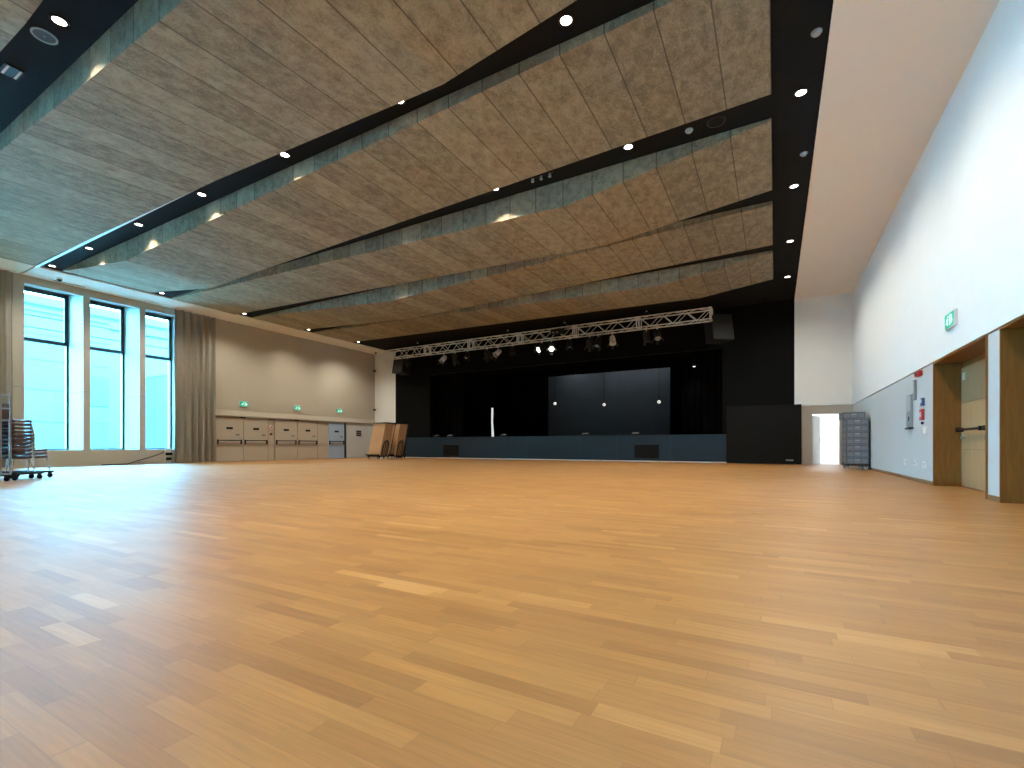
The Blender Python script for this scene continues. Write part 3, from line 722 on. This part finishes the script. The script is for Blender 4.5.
for i,(x,y,lb) in enumerate(((-19.0,23.9,'dark floor lamp box at the left end of the stage edge'),(-17.9,23.9,'floor lamp box with a grey lens on the stage edge, second from left'),(-14.0,23.9,'small floor lamp box beside the white upright strip'),(-8.9,23.9,'flat dark floor lamp box on the middle of the stage edge'),(-6.2,23.9,'dark floor lamp box on the stage edge nearest the right curtains'))):
    e = empty('stage_floor_lamp',(x,y,OZ0),0,lb,'stage light','floor lamps on the stage edge')
    MB().poly([(-.2,-.12,0),(.2,-.12,0),(.2,.14,0),(-.2,.14,0),(-.2,-.10,.08),(.2,-.10,.08),(.2,.12,.17),(-.2,.12,.17)],[(0,3,2,1),(4,5,6,7),(0,1,5,4),(1,2,6,5),(2,3,7,6),(3,0,4,7)]).build('housing',M['dark'],e)
    MB().poly([(-.16,-.09,.088),(.16,-.09,.088),(.16,.09,.163),(-.16,.09,.163)],[(0,1,2,3)]).build('lens',M['steel'],e,fix=False)
# lamp behind the right leg
e = empty('side_stage_lamp',(-3.62,25.5,5.0),0,'small lit lamp at the head of the dark curtains right of the stage','stage light')
MB().lathe([(.06,.02),(.09,-.02),(.09,-.14),(.08,-.16)],n=18).build('housing',M['dark'],e); MB().lathe([(.07,-.150),(.07,-.163)],n=18).build('lens',emis('side_lamp_glow',(.9,.96,1),3),e)
MB().tube([(0,0,.02),(0,0,3.0)],.015,6).build('hanger',M['dark'],e)
l=bpy.data.lights.new('side_lamp_beam','SPOT'); l.energy=60; l.spot_size=math.radians(70); l.spot_blend=.8; l.color=(.85,.94,1); l.shadow_soft_size=.06
q=bpy.data.objects.new('side_lamp_beam',l); COL.objects.link(q); q.parent=e; q.location=(0,0,-.17); q.rotation_euler=(math.radians(25),0,0)

# ------------------------------------------------------------------ truss
TX0, TX1, TY, TZ, TH = -21.3, -2.4, 22.0, 6.50, .24
trs = empty('lighting_truss',(0,TY,TZ),0,'long square aluminium lattice truss hung in front of the stage opening','truss')
m=MB()
for sy in (-1,1):
    for sz in (-1,1): m.tube([(TX0,sy*TH,sz*TH),(TX1,sy*TH,sz*TH)],.028,8)
m.build('chord',M['alu'],trs,smooth=True)
nseg=6; L=(TX1-TX0)/nseg; lat=MB()
for i in range(nseg):
    a=TX0+i*L; nb=6
    for k in range(nb):
        x0=a+.06+(L-.12)*k/nb; x1=a+.06+(L-.12)*(k+1)/nb; up = 1 if k%2 else -1
        for sy in (-1,1): lat.tube([(x0,sy*TH,-up*TH),(x1,sy*TH,up*TH)],.016,6)
        for sz in (-1,1): lat.tube([(x0,-up*TH,sz*TH),(x1,up*TH,sz*TH)],.014,6)
lat.build('lattice',M['alu'],trs,smooth=True)
for i in range(nseg+1):
    x=TX0+i*L; j=MB()
    for xx in (x-.05,x+.05):
        xx=min(max(xx,TX0),TX1)
        j.box((xx-.02,-TH-.03,-TH-.03),(xx+.02,-TH+.03,TH+.03)).box((xx-.02,TH-.03,-TH-.03),(xx+.02,TH+.03,TH+.03)).box((xx-.02,-TH,TH-.03),(xx+.02,TH,TH+.03)).box((xx-.02,-TH,-TH-.03),(xx+.02,TH,-TH+.03))
    j.build('joint_frame',M['alu'],trs)
for i,x in enumerate((-18.9,-12.6,-9.3,-5.2)):
    e = empty('truss_hoist',(x,TY,TZ+TH+.03),0,'chain hoist above the truss, %s from the left'%ORD[i],'hoist')
    MB().bbox((-.12,-.09,.0),(.12,.09,.20),.02).build('motor',M['dark'],e); MB().tube([(0,0,.2),(0,0,ZC-TZ-TH-.03)],.012,6).build('chain',M['steel'],e)
    MB().lathe([(.05,.20),(.06,.23),(.02,.27)],n=14).build('hook_cap',M['alu'],e)
# fixtures
def par(x,dz,tilt,yaw,kind,label):
    e = empty('stage_spotlight',(x,TY-.05,TZ-TH-.03),yaw,label,'spotlight','spotlights hanging from the truss')
    bodym = M['dark'] if kind!='white' else M['wplastic']
    ck=MB().bbox((-.03,-.03,-.10),(.03,.03,.02),.006).tube([(0,0,-.1),(0,0,-.14)],.015,8); ck.build('clamp',M['alu'],e)
    s = .8 if kind=='small' else 1
    y=MB().tube([(-.17*s,0,-.36*s),(-.17*s,0,-.14),(.17*s,0,-.14),(.17*s,0,-.36*s)],.014,6); y.build('yoke',M['dark'],e)
    R=Matrix.Translation((0,0,-.36*s)) @ Matrix.Rotation(tilt,4,'X')
    b=MB().lathe([(.05*s,.22*s),(.11*s,.18*s),(.14*s,.02*s),(.14*s,-.20*s),(.155*s,-.22*s),(.155*s,-.25*s)],n=20,m=R); b.build('body',bodym,e,smooth=True)
    MB().lathe([(.13*s,-.248*s),(.13*s,-.262*s)],n=20,m=R).build('lens',(LENS if kind=='lit' else M['lampoff']),e)
    g=MB()
    for a in range(4):
        c,sn=math.cos(a*PI/2),math.sin(a*PI/2); w=.13*s
        g.poly([tuple(R@Vector((c*w*1.1-sn*w*.7,sn*w*1.1+c*w*.7,-.25*s))),tuple(R@Vector((c*w*1.1+sn*w*.7,sn*w*1.1-c*w*.7,-.25*s))),tuple(R@Vector((c*w*1.9+sn*w*.5,sn*w*1.9-c*w*.5,-.40*s))),tuple(R@Vector((c*w*1.9-sn*w*.5,sn*w*1.9+c*w*.5,-.40*s)))],[(0,1,2,3)])
    g.build('barn_door',M['dark'],e,fix=False)
LENS = emis('lit_spot_lens',(1,.92,.72),5)
T=math.radians
SPOTS=[(-19.67,25,'small','small round spotlight hanging first from the left on the truss'),(-16.9,-40,'white','pale spotlight tilted back on the left third of the truss'),(-16.1,30,'dark','black spotlight beside the pale tilted one on the truss'),
(-15.2,-20,'small','little spotlight left of the pair with pale bodies'),(-13.9,50,'dark','black spotlight aimed at the stage left of the white can'),(-13.2,-50,'white','white can spotlight in the left middle of the truss'),(-12.3,10,'small','small spotlight just right of the white can'),
(-10.55,-58,'lit','glowing spotlight, left one of the lit pair under the truss centre'),(-10.0,-50,'lit','glowing spotlight, right one of the lit pair under the truss centre'),(-9.0,0,'small','small pale lamp right of the lit pair'),(-7.95,40,'dark','black spotlight between the lit pair and the pale right can'),(-7.5,-20,'dark','black spotlight tilted toward the hall, right half of the truss'),
(-6.8,-30,'white','pale can spotlight on the right half of the truss'),(-5.2,20,'dark','black spotlight under the right end of the truss, left of two'),(-4.7,-35,'dark','black spotlight under the right end of the truss, closest to the loudspeaker')]
for i,(x,t,k,lb) in enumerate(SPOTS): par(x,0,T(t),T((-1)**i*25),k,lb)
# dimmer boxes on truss
e=empty('truss_power_box',(-9.9,TY-.30,TZ-.02),0,'dark distribution box fixed on the front of the truss centre','power box'); MB().bbox((.0,-.08,-.10),(.75,.0,.18),.02).build('housing',M['dark'],e); MB().box((.1,-.088,-.05),(.2,-.08,.05)).box((.3,-.088,-.05),(.4,-.08,.05)).build('connector',M['steel'],e)
# hanging loudspeakers
def loudspk(x,y,z,rz,label):
    e=empty('hanging_loudspeaker',(x,y,z),0,label,'loudspeaker'); e.rotation_euler=(T(-10),0,rz)
    MB().poly([(-.50,-.40,-.58),(.50,-.40,-.58),(.36,.40,-.50),(-.36,.40,-.50),(-.50,-.40,.58),(.50,-.40,.58),(.36,.40,.5),(-.36,.40,.5)],[(0,3,2,1),(4,5,6,7),(0,1,5,4),(1,2,6,5),(2,3,7,6),(3,0,4,7)]).build('cabinet',simple('speaker_black',(.010,.010,.011),.55,var=.1),e)
    MB().bbox((-.47,-.43,-.55),(.47,-.40,.55),.01).build('grille',simple('speaker_grille',(.016,.017,.018),.6,var=.3,scale=60),e)
    b=MB().tube([(-.4,.1,.56),(-.4,.1,.72),(.4,.1,.72),(.4,.1,.56)],.02,6); b.tube([(0,.1,.72),(0,.1,1.1)],.02,6); b.build('bracket',M['dark'],e)
loudspk(-2.25,22.75,5.95,T(38),'large black loudspeaker hanging right of the truss end')
loudspk(-20.95,22.95,5.95,T(-8),'black loudspeaker hanging at the left end of the stage wall')

# ------------------------------------------------------------------ tilted table trolleys by the stage
def table_trolley(cx,cy,rz,label,idx):
    e=empty('table_trolley',(cx,cy,0),rz,label,'trolley','trolleys of leaning table tops')
    f=MB()
    for x in (-.44,.44): f.box((x-.03,-.40,.16),(x+.03,.42,.22))
    for y in (-.37,0,.39): f.box((-.41,y-.03,.16),(.41,y+.03,.22))
    f.build('base_frame',M['dark'],e)
    for x in (-.42,.42):
        for y in (-.33,.36):
            c=MB().lathe([(.07,-.02),(.075,-.012),(.075,.012),(.07,.02)],c=(x,y,.075),n=16,m=Matrix.Rotation(PI/2,4,'X')); w=c.build('caster',M['wplastic'],e)
            MB().box((x-.03,y-.035,.06),(x+.03,y-.024,.17)).box((x-.03,y+.024,.06),(x+.03,y+.035,.17)).box((x-.03,y-.035,.145),(x+.03,y+.035,.165)).build('fork',M['dark'],w)
    h=MB()
    P=lambda y,z:(.515,y+.25*z,z)
    h.tube([P(-.32,.2),P(-.32,.80),P(-.27,1.0),P(-.18,1.08),P(-.06,1.08),P(.03,1.0),P(.08,.80),P(.08,.2)],.03,8)
    h.tube([P(-.17,.2),P(-.17,1.05)],.018,8); h.tube([P(-.04,.2),P(-.04,1.05)],.018,8)
    h.build('handle',M['dark'],e,smooth=True)
    MB().box((-.62,-.44,.26),(-.40,-.40,.30)).box((-.47,-.44,.22),(.47,-.40,.30)).build('foot_rail',M['dark'],e)
    tilt=T(-14.5)
    M4=Matrix.Translation((cx,cy,0)) @ Matrix.Rotation(rz,4,'Z')
    for k in range(6):
        R=Matrix.Translation((0,-.36+.118*k,.235)) @ Matrix.Rotation(tilt,4,'X')
        tp=MB().bbox((-.46,0,0),(.46,.062,1.90),.006,R).build('folding_table',M['table'])
        tp.matrix_world=M4
        MB().bbox((-.42,.0625,.05),(.42,.105,1.85),.004,R).build('under_frame',M['skirt'],tp)
        tag(tp,'leaning beech table top on the %s trolley, %s from its front'%(idx,ORD[k]),'table','folding tables leaning on the trolleys')
    tr=MB(); y0=-.36+.25*1.85
    tr.box((-.47,y0-.02,2.085),(.47,y0+.80,2.125)); tr.tube([(-.47,.44,.2),(-.47,.44+.46,2.1)],.022,8).tube([(.47,.44,.2),(.47,.44+.46,2.1)],.022,8)
    tr.build('top_rail',M['dark'],e)
table_trolley(-19.86,19.72,0,'black framed trolley of leaning table tops nearer the blue door','nearer')
table_trolley(-19.80,20.85,0,'black framed trolley of leaning table tops nearer the stage','farther')

# ------------------------------------------------------------------ crates on a dolly
CX, CY = 2.40, 19.85
e=empty('crate_dolly',(CX,CY,0),0,'black wheeled dolly under the stack of grey crates','dolly')
MB().bbox((-.32,-.52,.12),(.32,.52,.18),.01).build('deck',M['dark'],e)
for x in (-.25,.25):
    for y in (-.42,.42):
        w=MB().lathe([(.05,-.022),(.055,-.015),(.055,.015),(.05,.022)],c=(x,y,.055),n=16,m=Matrix.Rotation(PI/2,4,'X')).build('caster',M['wplastic'],e)
        MB().box((x-.03,y-.035,.10),(x+.03,y-.027,.12)).box((x-.03,y-.03,.105),(x+.03,y+.03,.12)).box((x-.02,y-.034,.05),(x+.02,y-.026,.12)).build('fork',M['steel'],w)
def crate(name='storage_crate'):
    w,d,h=.32,.52,.217
    c=empty(name,(0,0,0))
    b=MB().box((-w+.012,-d+.012,0),(w-.012,d-.012,.012))
    for s in (-1,1):
        b.box((s*(w-.012),-d+.012,0),(s*(w-.024),d-.012,h)); b.box((-w+.012,s*(d-.012),0),(w-.012,s*(d-.024),h))
    b.build('shell',M['crate2'],c)
    r=MB()
    r.box((-w,-d,h-.028),(w,-d+.02,h)).box((-w,d-.02,h-.028),(w,d,h)).box((-w,-d,h-.028),(-w+.02,d,h)).box((w-.02,-d,h-.028),(w,d,h))
    r.box((-w,-d,0),(w,-d+.012,.02)).box((-w,-d,0),(-w+.012,d,.02)).box((w-.012,-d,0),(w,d,.02)).box((-w,d-.012,0),(w,d,.02))
    r.build('rim',M['crate'],c)
    q=MB()
    for k in range(3):
        a=-w+.03+k*(2*w-.06)/3; q.box((a+.008,-d+.002,.035),(a+(2*w-.06)/3-.008,-d+.012,h-.045)); q.box((a+.008,d-.012,.035),(a+(2*w-.06)/3-.008,d-.002,h-.045))
    for k in range(5):
        a=-d+.03+k*(2*d-.06)/5; q.box((-w+.002,a+.008,.035),(-w+.012,a+(2*d-.06)/5-.008,h-.045)); q.box((w-.012,a+.008,.035),(w-.002,a+(2*d-.06)/5-.008,h-.045))
    q.build('ribbed_panel',simple('mid_grey_plastic',(.20,.215,.235),.5,var=.15,scale=9),c)
    hh=MB().box((-.07,-d-.004,h-.09),(.07,-d+.004,h-.06)); hh.build('handle',simple('pale_label',(.36,.37,.38),.5) ,c)
    return c
c0=crate()
for k in range(8):
    c = c0 if k==0 else copy_tree(c0)
    dx = -.10 if k==7 else 0
    c.location=(CX+dx,CY,.18+.218*k)
    tag(c, ('grey crate on top of the stack, shifted sideways' if k==7 else 'grey crate in the stack by the right wall, %s from the bottom'%ORD[k]),'crate','grey crates stacked on the dolly')
lid=MB().bbox((-.32,-.52,0),(.32,.52,.012),.003)

# ------------------------------------------------------------------ chairs, rack on the left
er=Vector((.872,.489,0)); ed_=Vector((-.489,.872,0)); RZ=T(29.3)
def at(r,d,z=0): p=er*r+ed_*d; return (p.x,p.y,z)
def stack_chair():
    c=empty('stacking_chair',(0,0,0))
    s=MB(); n=8; P=[]
    prof=[(-.22,.03),(-.16,.0),(-.05,-.012),(.08,-.008),(.18,.004),(.235,-.012),(.245,-.035)]
    v=[];f=[]
    for th in (0,.022):
        for (x,z) in prof:
            for j in range(n+1):
                y=-.225+.45*j/n; v.append((x,y,z+.018*(abs(y)/.225)**2-th+.011))
    c1=n+1; R=len(prof)
    for t in (0,1):
        for i in range(R-1):
            for j in range(n):
                q=t*R*c1+i*c1+j; f.append((q,q+1,q+c1+1,q+c1))
    for i in range(R-1):
        for j in (0,n): q=i*c1+j; f.append((q,q+c1,q+c1+R*c1,q+R*c1))
    for j in range(n):
        for i in (0,R-1): q=i*c1+j; f.append((q,q+1,q+1+R*c1,q+R*c1))
    s.v=v;s.f=f; s.build('seat',M['seat'],c,smooth=True)
    b=MB();v=[];f=[]
    prof=[(-.235,.12),(-.25,.22),(-.275,.32),(-.30,.40)]
    for th in (0,.02):
        for (x,z) in prof:
            for j in range(n+1):
                y=-.21+.42*j/n; v.append((x-.03*math.cos(y/.21*PI/2)+th,y,z))
    R=4
    for t in (0,1):
        for i in range(R-1):
            for j in range(n):
                q=t*R*c1+i*c1+j; f.append((q,q+1,q+c1+1,q+c1))
    for i in range(R-1):
        for j in (0,n): q=i*c1+j; f.append((q,q+c1,q+c1+R*c1,q+R*c1))
    for j in range(n):
        for i in (0,R-1): q=i*c1+j; f.append((q,q+1,q+1+R*c1,q+R*c1))
    b.v=v;b.f=f; b.build('backrest',M['seat'],c,smooth=True)
    fr=MB()
    for s_ in (-1,1): fr.tube([(.20,s_*.245,-.03),(-.22,s_*.245,-.01),(-.25,s_*.235,.10),(-.31,s_*.20,.38)],.011,6)
    fr.tube([(.18,-.245,-.03),(.18,.245,-.03)],.010,6).tube([(-.20,-.245,-.02),(-.20,.245,-.02)],.010,6)
    fr.build('frame',M['chrome'],c,smooth=True)
    for s_ in (-1,1):
        MB().tube([(.19,s_*.245,-.03),(.27,s_*.265,-.36)],.011,6).build('leg',M['chrome'],c,smooth=True)
        MB().tube([(-.20,s_*.245,-.02),(-.28,s_*.265,-.36)],.011,6).build('leg',M['chrome'],c,smooth=True)
    return c
ch0=stack_chair(); first_c=[True]
def dolly(r,d,lx,ly,label):
    e=empty('chair_dolly',at(r,d),RZ,label,'dolly','dollies under the stacked chairs')
    f=MB()
    for y in (-ly,ly): f.box((-lx,y-.02,.125),(lx,y+.02,.165))
    for x in (-lx,-.25,.25,lx): f.box((x-.02,-ly,.125),(x+.02,ly,.165))
    f.build('frame',M['dark'],e)
    for x in (-lx+.06,lx-.06):
        for y in (-ly+.02,ly-.02):
            w=MB().lathe([(.055,-.018),(.055,.018)],c=(x,y,.055),n=16,m=Matrix.Rotation(PI/2,4,'X')).build('caster',M['rubber'],e)
            MB().box((x-.025,y-.026,.05),(x+.025,y-.02,.13)).box((x-.03,y-.026,.11),(x+.03,y+.026,.13)).build('fork',M['dark'],w)
def stack(r,d,n,desc,rot=RZ):
    for k in range(n):
        c = ch0 if first_c[0] else copy_tree(ch0); first_c[0]=False
        c.location=at(r,d,.525+.0865*k); c.rotation_euler=(0,0,rot)
        tag(c,'dark shell chair with chrome legs in the %s, %s from the dolly'%(desc,(ORD+['ninth','tenth','eleventh'])[k]),'chair','stacked chairs on dollies')
dolly(-11.75,11.02,.42,.30,'black chair dolly under the tall stack of dark chairs')
stack(-11.76,11.02,11,'tall stack')
dolly(-12.12,11.64,.48,.25,'black chair dolly under the low stack of three chairs')
stack(-12.02,11.65,3,'low stack')
# flat rack
e=empty('sheeted_rack',at(-11.86,10.42),RZ,'tall metal rack on casters with a scuffed clear sheet, at the left edge','rack')
f=MB(); w,dp,h=.60,.10,1.92
for x in (-w,w):
    for y in (-dp,dp): f.tube([(x,y,.14),(x,y,h)],.016,8)
for z in (.16,1.36,1.62,h):
    for y in (-dp,dp): f.tube([(-w,y,z),(w,y,z)],.014,8)
    for x in (-w,w): f.tube([(x,-dp,z),(x,dp,z)],.014,8)
f.build('frame',M['steel'],e,smooth=True)
MB().box((-w+.02,-.003-dp-.018,.2),(w-.0,.003-dp-.018,h-.02)).build('sheet',M['plexi'],e)
f=MB().box((-w-.02,-dp-.14,.12),(w+.02,dp+.02,.145)); f.build('deck',M['dark'],e)
for x in (-w+.05,0,w-.05):
    for y in (-dp-.06,dp-.03):
        wv_=MB().lathe([(.05,-.018),(.05,.018)],c=(x,y,.05),n=16,m=Matrix.Rotation(PI/2,4,'X')).build('caster',M['rubber'],e)
        MB().box((x-.025,y-.026,.045),(x+.025,y-.02,.12)).build('fork',M['dark'],wv_)
for i,(x,z0,z1) in enumerate(((.38,.95,1.45),(-.1,.5,1.2))):
    o=MB().bbox((x-.13,-.045,z0),(x+.13,-.02,z1),.004).build('brown_folder_board',simple('reddish_brown_board_%d'%i,(.16,.07,.05),.6),loc=e.location)
    o.rotation_euler=(0,0,RZ); tag(o,('small' if i==0 else 'larger')+' reddish brown board held inside the sheeted rack','board')

# window corner bits: black plug boxes and cable hanging by the curtain
e=empty('socket_box',(XL+.0,10.88,0),RL,'white pillar box with two black plugs under the third window beside the curtain','socket box')
MB().bbox((-.11,-.10,.01),(.11,0,.66),.01).build('body',M['wplastic'],e); MB().bbox((-.13,-.17,.36),(.13,-.10,.48),.01).bbox((-.10,-.16,.14),(.10,-.10,.26),.01).build('plug',M['rubber'],e)
pts=[(XL+.06,10.74,.52)]+[(XL+.08+.05*math.sin(k),10.74-.2*k,.52-.52*(k/7)**.8+.02) for k in range(1,8)]+[(XL+.2,9.0,.02),(XL+.3,8.4,.02)]
o=MB().tube(pts,.018,6).build('power_cable',M['rubber'],smooth=True); tag(o,'black cable running from the plug box down the sill wall to the floor','cable')

# ------------------------------------------------------------------ daylight
wd=bpy.data.worlds.new('sky'); S.world=wd; wd.use_nodes=True; nt=wd.node_tree; bg=nt.nodes['Background']
tc=nt.nodes.new('ShaderNodeTexCoord'); sp_=nt.nodes.new('ShaderNodeSeparateXYZ'); nt.links.new(tc.outputs['Generated'],sp_.inputs[0])
cr=nt.nodes.new('ShaderNodeValToRGB'); el_=cr.color_ramp.elements; el_[0].position=0; el_[0].color=(.165,.60,.93,1); el_[1].position=.8; el_[1].color=(.165,.58,.93,1)
nt.links.new(sp_.outputs['Z'],cr.inputs[0]); nt.links.new(cr.outputs[0],bg.inputs[0]); bg.inputs[1].default_value=SKY_ST

# ------------------------------------------------------------------ camera
cam=bpy.data.cameras.new('camera'); co=bpy.data.objects.new('camera',cam); COL.objects.link(co); S.camera=co
co.location=(0,0,.8); co.rotation_euler=(PI/2,0,T(29.3)); cam.sensor_width=36; cam.lens=469/1024*36; cam.shift_y=61.5/1024; cam.clip_end=300; cam.clip_start=.05
S.view_settings.view_transform='Standard'; S.view_settings.look='None'; S.view_settings.exposure=EXPO; S.view_settings.gamma=1; S.view_settings.use_curve_mapping=False
